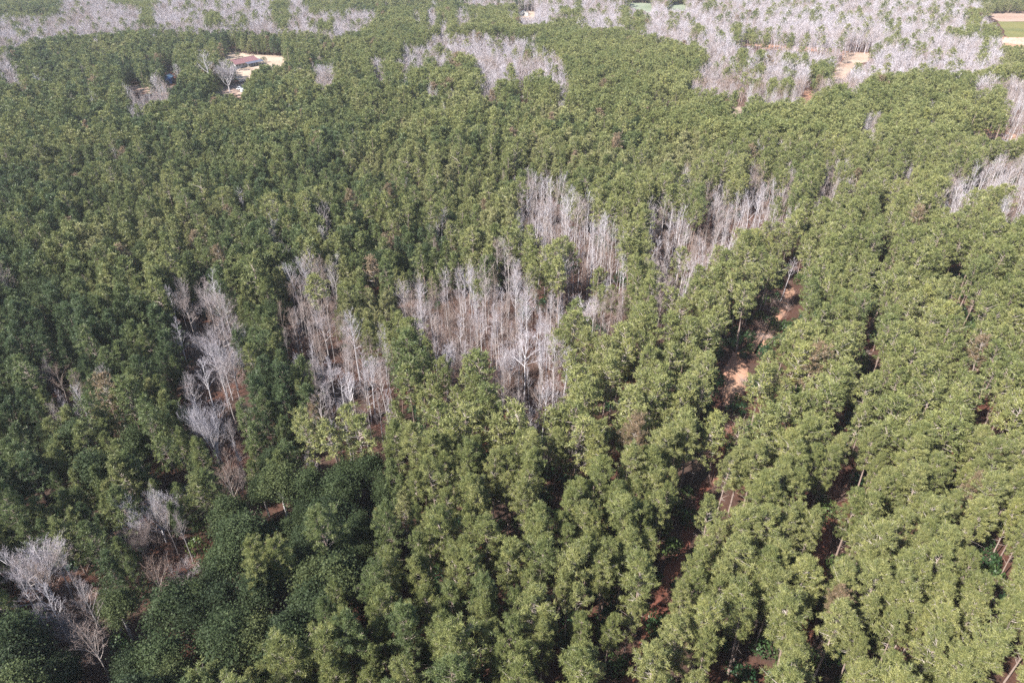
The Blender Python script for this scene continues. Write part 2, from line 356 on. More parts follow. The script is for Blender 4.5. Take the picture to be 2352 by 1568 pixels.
# ------------------------------------------------------------------ zones of the photograph
BARE = [
 Q('c2', (1170,200),(1270,70),(1490,100),(1540,260),(1690,280),(1720,400),(1900,400),(1860,500),(1850,640),(1940,650),(1930,850),(1800,900),(1760,770),(1690,750),(1600,770),(1580,600),(1500,560),(1430,560),(1360,480),(1260,380),(1190,330)),
 Q('c2', (2030,290),(2120,260),(2294,300),(2330,780),(2160,840),(2110,700),(2130,560),(2130,400),(2040,380)),
 Q('c2', (650,650),(720,650),(830,680),(1000,720),(1040,590),(1120,640),(1200,640),(1210,810),(1500,840),(1540,800),(1600,800),(1640,880),(1780,900),(1850,1090),(1740,1120),(1640,1050),(1500,1060),(1430,1180),(1500,1250),(1540,1330),(1470,1560),(1180,1580),(1060,1440),(1000,1350),(1000,1240),(940,1150),(830,1170),(700,1290),(600,1180),(560,1050),(400,900),(350,740),(480,740),(650,790)),
 Q('c2', (-10,1010),(80,1040),(150,1180),(250,1080),(340,1180),(300,1500),(260,1720),(140,1740),(0,1560)),
 Q('c2', (1480,480),(1600,600),(1570,760),(1500,620)),
 Q('c1', (1880,300),(1970,240),(2120,200),(2250,260),(2270,560),(2294,850),(2150,830),(2020,720),(1870,620),(1900,560),(1840,540),(1880,400)),
 Q('c1', (2090,840),(2294,840),(2294,1090),(2170,1110),(2080,960)),
 Q('c1', (1130,480),(1250,360),(1500,370),(1570,560),(1560,680),(1640,780),(1700,920),(1690,1000),(1590,1030),(1620,1240),(1520,1260),(1360,1180),(1320,1050),(1210,900),(1160,650)),
 Q('c1', (1330,1180),(1560,1200),(1600,1340),(1560,1560),(1420,1480),(1320,1350)),
 Q('c1', (190,900),(330,810),(420,840),(540,800),(560,900),(500,960),(430,1050),(300,1060)),
 Q('c4', (920,250),(1060,270),(1250,490),(1160,600),(960,700),(790,620),(850,500),(920,470)),
 Q('c4', (20,780),(130,660),(400,640),(540,700),(520,900),(440,1060),(250,1080),(50,960)),
 Q('c4', (450,1120),(620,1120),(690,1230),(640,1380),(500,1420),(420,1280)),
 Q('m3', (90,610),(300,590),(330,700),(400,690),(400,520),(470,500),(580,520),(600,620),(680,600),(690,510),(750,510),(740,700),(620,770),(560,740),(470,740),(400,830),(300,950),(200,1030),(60,1190),(-20,1200),(-20,830),(200,830),(190,730)),
 Q('m3', (910,600),(960,450),(1080,420),(1110,470),(1060,620),(960,640)),
 Q('m3', (1710,730),(1740,580),(1960,490),(2000,420),(2500,410),(2500,780),(2200,740),(2200,560),(2080,510),(2000,560),(1880,710)),
 Q('m3', (1370,490),(1500,460),(1580,430),(1560,550),(1400,540)),
 Q('m3', (1190,160),(1290,110),(1320,260),(1220,240)),
 Q('m3', (1620,110),(1680,50),(1740,100),(1640,180)),
 Q('m3', (440,480),(500,370),(530,380),(500,500)),
 Q('m3', (230,410),(310,400),(310,510),(270,500)),
 Q('m3', (2170,-20),(2500,-20),(2500,260),(2160,240),(2150,130)),
 Q('m3', (0,490),(100,490),(60,580),(-60,600)),
 Q('m3', (1110,600),(1170,600),(1150,680),(1100,670)),
 Q('m1', (1800,800),(1870,790),(1880,920),(1820,920)),
 Q('m1', (2140,790),(2260,800),(2230,920),(2160,900)),
 Q('c2', (590,350),(640,340),(710,400),(690,560),(640,460)),
 Q('s3', (-200,0),(2000,0),(2060,100),(2200,240),(2200,430),(2130,470),(1900,510),(1800,490),(1560,490),(1430,500),(1330,510),(1240,570),(1230,630),(1180,640),(1080,570),(960,610),(830,650),(700,710),(640,700),(450,650),(330,630),(120,640),(40,560),(90,480),(180,440),(130,330),(60,250),(-60,260),(-200,230)),
 Q('s3', (2000,580),(2150,560),(2450,560),(2450,850),(2200,850),(2230,700),(2120,620),(2010,640)),
 Q('s2', (1210,30),(1280,0),(2400,0),(2400,290),(2250,280),(2150,240),(2080,250),(1980,200),(1780,190),(1620,180),(1640,120),(1510,130),(1400,150),(1300,180),(1220,165)),
 Q('s2', (-10,75),(200,100),(260,130),(180,170),(80,230),(-10,230)),
 Q('s2', (490,100),(550,100),(550,170),(490,140)), Q('s2', (590,100),(660,90),(660,190),(590,190)),
 Q('s2', (770,90),(860,85),(900,160),(800,180)), Q('s2', (1140,100),(1190,100),(1190,150)), Q('s2', (680,180),(740,180),(740,240),(690,250)),
 Q('s2', (580,290),(680,260),(1240,290),(1340,290),(1360,390),(1500,420),(1570,540),(1550,700),(1510,690),(1490,540),(1440,560),(1390,490),(1310,520),(1230,555),(1080,570),(1060,630),(1000,645),(930,620),(980,560),(910,410),(860,370),(760,380),(680,490),(650,480),(660,400),(600,390)),
 Q('s2', (430,340),(600,350),(590,460),(480,480),(420,420)), Q('s2', (200,440),(310,440),(300,520),(230,520)),
 Q('s2', (380,450),(470,460),(430,560)), Q('s2', (555,590),(640,590),(630,650)), Q('s2', (740,600),(775,620),(760,690)),
 Q('s2', (780,0),(1200,0),(1200,30),(900,30)),
 Q('s1', (0,125),(130,122),(280,130),(420,70),(450,0),(2360,0),(2360,235),(2200,215),(1900,190),(1500,188),(1080,182),(700,190),(620,215),(480,232),(340,242),(170,272),(130,292),(-60,305)),
 Q('s1', (-50,370),(70,430),(120,520),(130,555),(50,550),(-50,430)),
 Q('s1', (2160,480),(2300,470),(2300,590),(2190,590)),
 Q('s1', (860,620),(1040,590),(1150,560),(1150,640),(1040,700),(900,730)),
]
ISLE = [  # pines inside the leafless woods
 Q('c2', (1230,610),(1330,580),(1450,640),(1500,770),(1240,770)),
 Q('c2', (1870,500),(2080,510),(2070,640),(2030,700),(1960,620)),
 Q('c2', (1510,570),(1570,600),(1530,660)), Q('c2', (1620,770),(1760,760),(1780,880),(1640,880)),
 Q('c2', (1500,1060),(1640,1050),(1700,1120),(1640,1300),(1500,1240)),
 Q('s1', (-50,50),(350,50),(430,80),(270,120),(-50,125)), Q('s1', (740,0),(1060,0),(1060,60),(1060,190),(980,180),(960,50),(760,40)),
 Q('s1', (1400,90),(1520,95),(1520,185),(1420,185)), Q('s1', (1650,110),(1695,110),(1695,185),(1650,185)),
 Q('s1', (1860,30),(1990,0),(2000,100),(1990,190),(1890,180)), Q('s1', (2050,-20),(2400,-20),(2400,90),(2150,100)),
 Q('s1', (2190,150),(2280,160),(2290,230),(2200,220)), Q('s1', (80,150),(160,150),(150,200),(100,200)),
 Q('s2', (1930,40),(1990,60),(1990,210),(1940,190)), Q('s2', (2020,90),(2090,110),(2090,235),(2010,200)),
 Q('s2', (1500,60),(1640,80),(1640,130),(1520,130)),
 Q('s2', (1610,0),(1650,0),(1650,90),(1600,60)), Q('s2', (660,310),(720,310),(720,370),(670,370)), Q('s2', (1260,330),(1330,350),(1320,420),(1260,400)),
 Q('s3', (420,200),(510,190),(510,290),(430,290)), Q('s3', (550,210),(610,210),(605,290),(555,290)), Q('s3', (720,260),(780,260),(780,320),(730,320)),
 Q('s3', (1120,250),(1160,240),(1330,240),(1340,340),(1260,350),(1210,280),(1130,350)), Q('s3', (1370,260),(1500,260),(1500,320),(1370,310)),
 Q('s3', (520,340),(590,340),(590,520),(530,520)), Q('s3', (370,340),(470,340),(450,480),(370,480)), Q('s3', (680,370),(780,380),(780,470),(700,470)),
 Q('s3', (870,420),(930,400),(920,520),(870,510)), Q('s3', (930,400),(1050,400),(1020,560),(900,600),(820,600),(830,540),(930,520)),
 Q('s3', (1200,430),(1250,410),(1245,470),(1200,500)), Q('s3', (690,500),(780,500),(760,640),(680,640)), Q('s3', (580,530),(650,530),(650,640),(590,640)),
 Q('s3', (460,560),(530,560),(530,620),(460,620)), Q('s3', (1680,150),(1760,150),(1760,220),(1690,200)),
 Q('s3', (1950,50),(2080,60),(2060,240),(1990,260),(1930,200)), Q('s3', (2060,160),(2200,180),(2200,280),(2050,300)), Q('s3', (1860,200),(1950,220),(1940,300),(1840,260)),
 Q('s3', (60,180),(150,180),(160,260),(60,260)), Q('s3', (330,160),(400,160),(390,300),(330,290)),
 Q('s3', (2110,640),(2210,640),(2220,860),(2130,820)),
]
ISLE = [P if P[:, 0].mean() < 1568 or P[:, 1].mean() > 240 else P.mean(0)+(P-P.mean(0))*.78 for P in ISLE]
DARKZ = Q('d', (380,1270),(430,1240),(500,1150),(560,1080),(700,1110),(780,1045),(860,1045),(900,1100),(960,1120),(850,1170),(830,1250),(880,1310),(830,1350),(720,1400),(690,1480),(640,1500),(470,1500),(430,1580),(0,1700),(-300,1700),(-200,1430),(60,1420),(180,1420),(200,1330))
MATURE = Q('d', (640,1030),(760,900),(860,760),(1000,780),(1190,560),(1380,470),(1700,350),(2600,300),(2800,1900),(600,1900),(690,1500),(830,1340),(960,1120),(860,1045))
UPMAT = Q('d', (850,40),(1250,20),(1400,60),(1600,90),(1700,230),(2352,170),(2600,170),(2700,330),(1700,360),(1500,300),(1250,240),(1050,230),(850,190),(780,110))
# ground that the photograph shows bare: nothing may stand on it or in front of it
CLEAR = [
 Q('s1', (1490,392),(1620,352),(1700,380),(1980,390),(1960,440),(1900,465),(1830,440),(1740,470),(1740,520),(1660,548),(1650,470),(1600,430),(1560,400)),
 Q('s1', (1430,630),(1520,615),(1660,580),(1670,600),(1690,650),(1640,655),(1500,655)),
 Q('s1', (1110,480),(1210,480),(1210,510),(1200,585),(1140,580),(1130,520)),
 Q('s1', (850,580),(950,590),(1060,600),(1000,640),(930,640)),
 Q('s3', (370,300),(560,312),(700,335),(1040,348),(1040,360),(700,348),(380,318)),
 Q('s3', (1130,368),(1290,372),(1285,420),(1190,440),(1150,490),(1110,540),(1030,550),(1060,480),(1100,420)),
 Q('s3', (830,630),(900,630),(880,700),(820,720)), Q('s3', (340,745),(420,745),(410,790),(350,800)), Q('s3', (520,775),(550,775),(545,825),(520,820)),
 Q('m3', (1870,190),(2080,210),(2250,250),(2200,265),(2060,240),(1900,220)),
 Q('s3', (2060,95),(2400,95),(2400,310),(2230,320),(2200,260),(2180,170)),
 Q('s2', (1925,22),(2140,22),(2130,80),(2080,70),(2000,50)), Q('s2', (2240,40),(2352,30),(2400,60),(2250,65)),
 Q('s2', (1220,85),(1330,85),(1330,110),(1230,125)), Q('s2', (890,140),(940,150),(900,165)), Q('s2', (1230,655),(1310,655),(1310,685),(1240,685)),
 Q('s2', (2140,720),(2300,700),(2300,740),(2150,740)),
 Q('c3', (255,960),(290,830),(325,780),(345,800),(350,900),(345,1120),(275,1120)), Q('c3', (350,1110),(400,890),(440,930),(410,1040),(370,1110)),
 Q('c3', (640,600),(690,440),(700,300),(745,310),(740,400),(700,500),(660,620)),
 Q('c3', (480,780),(490,650),(530,640),(600,630),(570,700),(510,790)), Q('c3', (610,560),(660,450),(720,380),(740,400),(690,470),(640,560)),
 Q('c6', (90,60),(190,60),(170,230),(120,240)), Q('c6', (60,300),(110,290),(160,400),(50,410)), Q('c5', (2060,1120),(2130,960),(2160,960),(2150,1160)),
 Q('c5', (2130,960),(2230,760),(2280,780),(2180,930)), Q('c6', (420,1380),(560,1360),(580,1470),(440,1490)),
]
CLEARG = CLEAR   # same outlines carry the bare ground sheets

# ------------------------------------------------------------------ sow the forest
a_row = radians(27.7); ca, sa = cos(a_row), sin(a_row)
def sow(step, ymin, ymax, jit=.36, seed=1, xm=1.0):
    r = np.random.default_rng(seed)
    N = int((ymax+900*xm)*1.5/step)
    I, J = np.meshgrid(np.arange(-N, N), np.arange(-N, N)); I = I.ravel(); J = J.ravel()
    u = (I+r.uniform(-jit, jit, I.shape))*step; w = (J+.5*(I % 2)+r.uniform(-jit, jit, I.shape))*step
    x = u*ca+w*sa; y = -u*sa+w*ca
    k = (y > ymin) & (y < ymax) & (np.abs(x) < 0.86*(y*cp+CAM_H*sp)+14)
    return x[k], y[k]
def covers(polys, x, y, zs, pad=0):
    res = np.zeros(x.shape, bool)
    for z in zs:
        X, Y, _ = project(x, y, z)
        for P in polys: res |= inside(P, X, Y)
    return res
def clear_hit(x, y, top, r=2.5):
    res = np.zeros(x.shape, bool)
    for dx in (-r, 0, r):
        res |= covers(CLEAR, x+dx, y, [q*top for q in ((.03, .3, .55, .8, 1.0) if dx == 0 else (.65, .85))])
    for q in (.1, .35, .6, .85, 1.0):
        for dx in (-3.4, 3.4): res |= covers([P for P in CLEAR if 450 < P[:, 1].mean() < 940], x+dx, y, [q*top])
    return res
def classify(x, y):
    X, Y, D = project(x, y, 10.5)
    kind = np.full(x.shape, 1)                      # 1 young pine, 2 mature pine, 3 bare, 4 dark evergreen
    mt = inside(MATURE, X, Y) | inside(UPMAT, X, Y)
    kind[mt] = 2
    kind[inside(DARKZ, X, Y)] = 4
    b = np.zeros(x.shape, bool)
    Xh, Yh, _ = project(x, y, 16.0+2.*(D < 260))
    for P in BARE: b |= inside(P, X, Y) | inside(P, Xh, Yh)
    isl = np.zeros(x.shape, bool)
    Xi, Yi, _ = project(x, y, 13.0)
    for P in ISLE: isl |= inside(P, Xi, Yi)
    kind[b & ~isl] = 3; kind[b & isl] = 2
    return kind, X, Y, D
YMAX = 1230.
x, y = sow(3.7, 34, YMAX, seed=3)
kind, X, Y, D = classify(x, y)
rr = np.random.default_rng(11)
n = len(x); rnd = rr.random(n); rnd2 = rr.random(n); rnd3 = rr.random(n)
keep = np.ones(n, bool)
keep &= ~((kind == 2) & (rnd2 > .87)); keep &= ~((kind == 4) & (rnd2 > .60)); keep &= ~((kind == 1) & (rnd2 > .86))
keep &= ~((kind == 3) & (rnd2 > np.where(D < 350, .96, .85+.2*vnoise(x, y, 45, 71))))
keep &= ~((kind == 3) & (D < 190) & (vnoise(x, y, 8, 41) < np.where(X < 640, .40, .18)))
# thinned rows of the plantation on the right
U = x*ca-y*sa
for g, wd in ((-33, 1.6), (-11.9, 2.2), (10.0, 2.2), (32.0, 2.3), (54.0, 1.7)):
    keep &= ~((kind == 2) & (np.abs(U-g+1.0*np.sin(y/23.+g)) < wd*(.55+.60*vnoise(x, y, 16, 61))) & (Y > 470) & (X > 1180) & (rnd3 < .93))
# natural openings
op = vnoise(x, y, 13, 4)*.6+vnoise(x, y, 5.5, 5)*.4
keep &= ~((op < .17) & (kind != 3) & (D < 420))
# a few pines scattered through leafless woods, and leafless trees among pines
sc = (kind == 3) & (rnd3 < np.where(D > 380, .035, .012)); kind[sc] = 2; lone = sc.copy()
sc = ((kind == 1) | (kind == 2)) & (rnd3 > np.where(D > 300, .988, .993)) & (kind != 4) & ~((X > 1450) & (Y > 650)); kind[sc] = 3
sc = (kind == 2) & (rnd3 > .93) & (Y < 330); kind[sc] = 4
mx = vnoise(x, y, 17, 51)
sc = (kind == 1) & (rnd3 < .05+.30*(mx > .72)); kind[sc] = 2
sc = (kind == 1) & (rnd3 > .90) & (vnoise(x, y, 12, 52) > .6); kind[sc] = 4
sc = (kind == 4) & (rnd3 < .10); kind[sc] = 2
hvar = vnoise(x, y, 34, 8)
height = np.select([kind == 1, kind == 2, kind == 3, kind == 4],
                   [8+5.5*hvar+4.5*rnd, 12.5+3.5*hvar+5*rnd, 10.0+3.2*hvar+4.6*rnd, 8.+4*hvar+4.5*rnd])
def pokes(h_):
    a_, b_, _ = project(x, y, h_*.95); res = np.zeros(x.shape, bool); isl = np.zeros(x.shape, bool)
    for P in BARE: res |= inside(P, a_, b_)
    a2, b2, _ = project(x, y, np.minimum(13.0, h_*.95))
    for P in ISLE: isl |= inside(P, a2, b2)
    return res & ~isl & (kind != 3) & ~lone
inb = covers(BARE, x, y, (10.5,)) & (kind == 2); height[inb & ~lone] *= .86
pk = pokes(height); height[pk] *= .72
pk = pokes(height); kind[pk] = 3; height[pk] = 9.5+4*rnd[pk]
keep &= ~clear_hit(x, y, height)
# tint: olive to the right and in patches, greener to the left
px = np.clip((X-300)/1500, -.2, 1.2)
rt = rr.random(n)
t1 = np.select([kind == 1, kind == 2, kind == 3, kind == 4],
               [.20+.42*px+.75*(vnoise(x, y, 26, 21)-.38)+.35*(vnoise(x, y, 9, 27)-.5)+.52*(rt-.5), .40+.20*px+.45*(vnoise(x, y, 22, 22)-.5)+.45*(rt-.5),
                .55+np.where(D > 380, .7, .35)*(vnoise(x, y, 30, 23)-.5)+1.0*(rt-.5)+np.where(D > 400, .22, 0), .4+.9*(rt-.5)])  # far leafless trees shifted to pale lavender: distance haze put into their colour
tint = np.clip(t1, 0.02, .96); tint[(kind != 3) & (rt > .4) & (rt < .414)] = 1.0

# ---- named leafless trees of the foreground: base and tip read off the photograph
def solve_h(px_, pyb, pyt):
    gx, gy = ground(px_, pyb)
    hs = np.linspace(3, 40, 371); _, py, _ = project(gx, gy, hs)
    return gx, gy, float(hs[np.argmin(np.abs(py-pyt))])
FEAT = []
def feat(fr, bx, by, tx, ty, w, kindn, label, tint_=.8):
    b = Q(fr, (bx, by), (tx, ty)); s = FR[fr][2]
    gx, gy, h = solve_h(b[0][0], b[0][1], b[1][1])
    _, _, dep = project(gx, gy, h*.6)
    FEAT.append(dict(x=gx, y=gy, h=min(h, 27), w=w*s*dep/FPX, kind=kindn, label=label, tint=tint_))
feat('c1', 1480, 1560, 1430, 1170, 250, 's', 'pale leafless tree with a round fan of branches, at the foot of the left gap', .95)
feat('c1', 2200, 1130, 2190, 840, 220, 's', 'low round leafless tree with dense whitish twigs left of the two tall bare trunks')
feat('c1', 1430, 610, 1390, 370, 190, 's', 'topmost big leafless tree in the long bare gap on the left')
feat('c1', 1600, 1050, 1520, 700, 280, 's', 'leaning silver leafless tree at the right edge of the long left gap', .95)
feat('c1', 1440, 880, 1370, 620, 180, 's', 'silver leafless tree just above the leaning one in the left gap')
feat('c1', 360, 1060, 280, 890, 190, 's', 'small pinkish leafless tree isolated in the pines near the left edge', .4)
feat('c1', 510, 960, 500, 800, 80, 't', 'slender leafless tree right of the isolated pinkish one near the left edge', .5)
feat('c4', 1120, 620, 1030, 260, 320, 's', 'large white leafless tree above the dark evergreen stand, with rosy twigs', .95)
feat('c4', 1010, 770, 890, 520, 210, 's', 'brownish leafless tree leaning beside the large white one above the dark evergreens', .3)
feat('c4', 370, 1010, 240, 660, 440, 's', 'widest spreading grey leafless tree near the lower left corner', .9)
feat('c4', 570, 1400, 560, 1110, 230, 's', 'dull grey leafless tree with fine twigs among dark evergreens at bottom left', .45)
feat('c4', 2110, 200, 2110, 30, 110, 's', 'small whitish leafless tree alone at the top of the dark evergreen stand', .9)
feat('c4', 1290, 890, 1250, 740, 170, 's', 'dusty grey leafless crown in the middle of the dark evergreen stand', .6)
feat('c2', 130, 1470, 50, 1020, 170, 't', 'tall white leafless tree left of the centre clump, its trunk showing down to dark ground', .95)
feat('c2', 230, 1680, 230, 1300, 160, 't', 'tall white leafless tree with drooping lower limbs over the dark hollow left of centre', .95)
feat('c2', 295, 1310, 280, 1090, 100, 't', 'white leafless tree with a clean forked trunk left of the centre grove', .9)
feat('c2', 1230, 1600, 1210, 1150, 220, 't', 'tall white leafless tree at the bottom tip of the centre grove', .95)
feat('c2', 1135, 1460, 1120, 1230, 210, 's', 'spreading white leafless tree at the lower left edge of the centre grove', .95)
feat('c2', 1420, 1600, 1400, 1200, 190, 't', 'tall cream leafless tree at the lower right tip of the centre grove', .8)
feat('c2', 1650, 1080, 1640, 870, 200, 's', 'white fan shaped leafless tree at the right edge of the centre grove', .9)
feat('s1', 1470, 645, 1430, 355, 200, 't', 'tallest grey leafless tree standing left of the red roofed house', .8)
feat('s1', 1585, 640, 1580, 420, 190, 's', 'broad grey leafless tree in front of the red roofed house', .8)
feat('s1', 1250, 615, 1250, 450, 90, 't', 'narrow leafless tree right of the blue shed', .75)
feat('s1', 1045, 590, 1035, 520, 20, 't', 'thin white bare trunk left of the blue shed', .95)
feat('s1', 1090, 650, 1085, 530, 90, 't', 'pale leafless tree in front of the blue shed', .85)
feat('s1', 810, 585, 795, 515, 25, 't', 'thin leaning bare trunk at the left end of the clearing road', .95)
feat('s1', 2240, 590, 2240, 450, 120, 's', 'round grey leafless tree right of the house clearing', .7)
feat('m3', 490, 490, 500, 380, 60, 't', 'white leafless tree poking out of the pines above the right grove', .95)
feat('m3', 1530, 550, 1550, 440, 70, 't', 'bright white leafless tree alone in the pines on the right', .98)
feat('m3', 1070, 560, 1085, 430, 60, 't', 'white leafless tree beside a dark hollow right of the centre grove', .95)
for F in FEAT:
    d2 = (x-F['x'])**2+(y-F['y'])**2
    keep &= d2 > max(1.6, F['w']*.28)**2
    # nothing evergreen straight in front of the visible crown
    fx, fy, fd = project(F['x'], F['y'], F['h']*.72)
    sx, sy, _ = project(x, y, height*.8)
    hw = F['w']/fd*FPX*.42
    keep &= ~((kind != 3) & (np.abs(sx-fx) < hw) & (np.abs(sy-fy) < hw*.9) & (y < F['y']+3) & (y > F['y']-45))
k = keep
x, y, kind, X, Y, D, height, tint, rnd, rnd2, rnd3 = [v[k] for v in (x, y, kind, X, Y, D, height, tint, rnd, rnd2, rnd3)]
print('trees', len(x), [(int(q), int((kind == q).sum())) for q in (1, 2, 3, 4)], round(time.time()-T0, 1))

# ------------------------------------------------------------------ ground and water-free setting
def structure(o, **kw):
    o['kind'] = 'structure'
    for a, b in kw.items(): o[a] = b
    return o
def sheet(name, pts, z, m):
    import bmesh
    bm = bmesh.new(); vs_ = [bm.verts.new((p[0], p[1], z)) for p in pts]
    f = bm.faces.new(vs_)
    f.normal_update()
    if f.normal.z < 0: f.normal_flip()
    bmesh.ops.triangulate(bm, faces=bm.faces)
    me = bpy.data.meshes.new(name); bm.to_mesh(me); bm.free(); me.materials.append(m)
    o = bpy.data.objects.new(name, me); COL.objects.link(o); return structure(o)
def ground_mat(name, cols, s1, s2, bump=.4):
    m, nt, out = mat(name)
    tc = nt.nodes.new('ShaderNodeTexCoord')
    n1 = nt.nodes.new('ShaderNodeTexNoise'); n1.inputs['Scale'].default_value = s1; n1.inputs['Detail'].default_value = 5
    n2 = nt.nodes.new('ShaderNodeTexNoise'); n2.inputs['Scale'].default_value = s2; n2.inputs['Detail'].default_value = 8; n2.inputs['Roughness'].default_value = .7
    for q in (n1, n2): nt.links.new(tc.outputs['Object'], q.inputs['Vector'])
    c1 = ramp(nt, n1.outputs[0], [(.35, cols[0]), (.6, cols[1])])
    c2 = ramp(nt, n2.outputs[0], [(.3, (.55, .55, .55)), (.7, (1.25, 1.25, 1.25))])
    c = mixc(nt, 'MULTIPLY', 1.0, c1, c2)
    p = nt.nodes.new('ShaderNodeBsdfPrincipled'); p.inputs['Roughness'].default_value = .95; p.inputs['Specular IOR Level'].default_value = .1
    nt.links.new(c, p.inputs['Base Color'])
    b = nt.nodes.new('ShaderNodeBump'); b.inputs['Strength'].default_value = bump; b.inputs['Distance'].default_value = .15
    nt.links.new(n2.outputs[0], b.inputs['Height']); nt.links.new(b.outputs[0], p.inputs['Normal'])
    nt.links.new(p.outputs[0], out.inputs[0]); return m
M_FLOOR = ground_mat('forest_floor', [(.085, .036, .025), (.06, .040, .032)], .07, 1.6)
M_CLAY = ground_mat('red_clay', [(.23, .095, .06), (.13, .052, .038)], .15, 1.2)
M_SAND = ground_mat('pale_sand', [(.33, .25, .19), (.40, .32, .255)], .05, .8, .2)
M_ORANGE = ground_mat('orange_sand', [(.30, .15, .10), (.34, .21, .145)], .06, .6, .2)
M_CLEARING = ground_mat('peach_sand', [(.32, .215, .16), (.37, .29, .23)], .05, .6, .2)
M_GFIELD = ground_mat('winter_pasture', [(.15, .18, .12), (.20, .225, .165)], .03, .4, .2)
M_YFIELD = ground_mat('yellow_green_field', [(.115, .12, .045), (.16, .15, .055)], .03, .4, .2)
M_TAN = ground_mat('dry_pink_field', [(.28, .19, .15), (.33, .24, .195)], .03, .5, .2)
sheet('ground', [(-6000, -600), (6000, -600), (6000, 6000), (-6000, 6000)], 0.0, M_FLOOR)
def gpoly(fr, *pts): return [ground(*p) for p in Q(fr, *pts)]
def roughen(pts, amp, n=5, seed=0):
    r = np.random.default_rng(seed); out = []
    for i in range(len(pts)):
        a = np.array(pts[i]); b = np.array(pts[(i+1) % len(pts)])
        for k_ in range(n): out.append(tuple(a+(b-a)*k_/n+r.normal(0, amp, 2)*(1 if k_ else .5)))
    return out
sheet('yard', roughen(gpoly('s1', (1480,385),(1620,355),(1720,372),(1990,388),(2010,430),(1900,480),(1780,520),(1660,570),(1600,520),(1560,420)), .5, seed=1), .02, M_SAND)
sheet('dirt_road', roughen(gpoly('s1', (820,570),(950,585),(1200,590),(1430,620),(1680,575),(1700,610),(1700,670),(1480,680),(1200,640),(1080,660),(1020,640),(900,640)), .5, seed=2), .025, M_TAN)
sheet('shed_yard', roughen(gpoly('s1', (1090,470),(1225,470),(1230,520),(1215,590),(1120,590),(1110,520)), .3, seed=3), .03, M_CLAY)
sheet('sandy_track', roughen(gpoly('s3', (360,300),(560,306),(1060,338),(1150,360),(1290,365),(1300,420),(1170,450),(1130,540),(1020,560),(1060,450),(1100,390),(1040,366),(700,352),(360,322)), .8, seed=4), .02, M_ORANGE)
sheet('clay_patch', roughen(gpoly('s3', (1130,362),(1300,366),(1295,425),(1190,450),(1140,520),(1100,570),(1010,570),(1050,480),(1095,420)), .8, seed=44), .03, M_CLEARING)
sheet('clay_patch', roughen(gpoly('s3', (820,620),(920,620),(890,710),(800,740)), .6, seed=5), .02, M_ORANGE)
sheet('clay_patch', roughen(gpoly('s3', (320,735),(430,735),(560,760),(560,840),(400,800),(330,810)), .6, seed=6), .02, M_SAND)
sheet('clay_bank', roughen(gpoly('m3', (1850,180),(2080,200),(2300,240),(2300,280),(2060,250),(1880,230)), .6, seed=7), .02, M_ORANGE)
sheet('pasture', roughen(gpoly('s2', (1915,16),(2352,26),(2600,45),(2600,75),(2240,75),(2130,90),(2000,60)), 2, seed=8), .02, M_GFIELD)
sheet('sandy_clearing', roughen(gpoly('s2', (1200,75),(1500,85),(1500,130),(1230,140)), 2, seed=9), .02, M_SAND)
sheet('sandy_clearing', roughen(gpoly('s2', (2100,700),(2352,690),(2352,750),(2130,750)), .6, seed=19), .02, M_SAND)
sheet('dry_field', roughen(gpoly('s3', (2050,80),(2600,86),(2600,150),(2180,150)), 1.5, seed=10), .02, M_TAN)
sheet('green_field', roughen(gpoly('s3', (2170,150),(2600,150),(2600,255),(2240,262)), 1.5, seed=11), .022, M_YFIELD)
sheet('ploughed_field', roughen(gpoly('s3', (2200,255),(2600,250),(2600,350),(2190,345)), 1.0, seed=12), .02, M_ORANGE)
sheet('clay_opening', roughen(gpoly('c3', (250,1150),(270,940),(325,790),(370,800),(450,900),(430,1050),(360,1150)), .45, seed=13), .02, M_ORANGE)
sheet('clay_opening', roughen(gpoly('c3', (465,800),(485,660),(620,540),(690,380),(750,370),(700,520),(610,690),(510,810)), .45, seed=14), .02, M_ORANGE)
for i, g in enumerate((-11.9, 10.0, 32.0)):
    P = []
    for w in np.arange(40, 150, 5): P.append(((g-1.1)*ca+w*sa, -(g-1.1)*sa+w*ca))
    for w in np.arange(145, 35, -5): P.append(((g+1.1)*ca+w*sa, -(g+1.1)*sa+w*ca))
    sheet('thinned_row_floor', roughen(P, .5, 2, seed=30+i), .012+.003*i, M_CLAY)
# furrows of the ploughed field, built
fs = Soup(); g0 = gpoly('s3', (2200,262),(2480,262),(2480,330),(2200,330))
gy0, gy1 = min(p[1] for p in g0), max(p[1] for p in g0); gx0 = min(p[0] for p in g0)
for i in range(26):
    xx = gx0+i*4.2+20
    a = np.array([xx+12, gy0, .0]); b = np.array([xx-14, gy1, 0.])
    s_ = np.array([.9, 0, 0]); t_ = np.array([0, 0, .5])
    fs.tris([a-s_, a+t_, b+t_], .5, 0); fs.tris([a-s_, b+t_, b-s_], .5, 0); fs.tris([a+t_, a+s_, b+s_], .5, 0); fs.tris([a+t_, b+s_, b+t_], .5, 0)
fo = bpy.data.objects.new('furrows', fs.mesh('furrows', [M_TAN])); fo['kind'] = 'stuff'; fo.location.z = .03; COL.objects.link(fo)

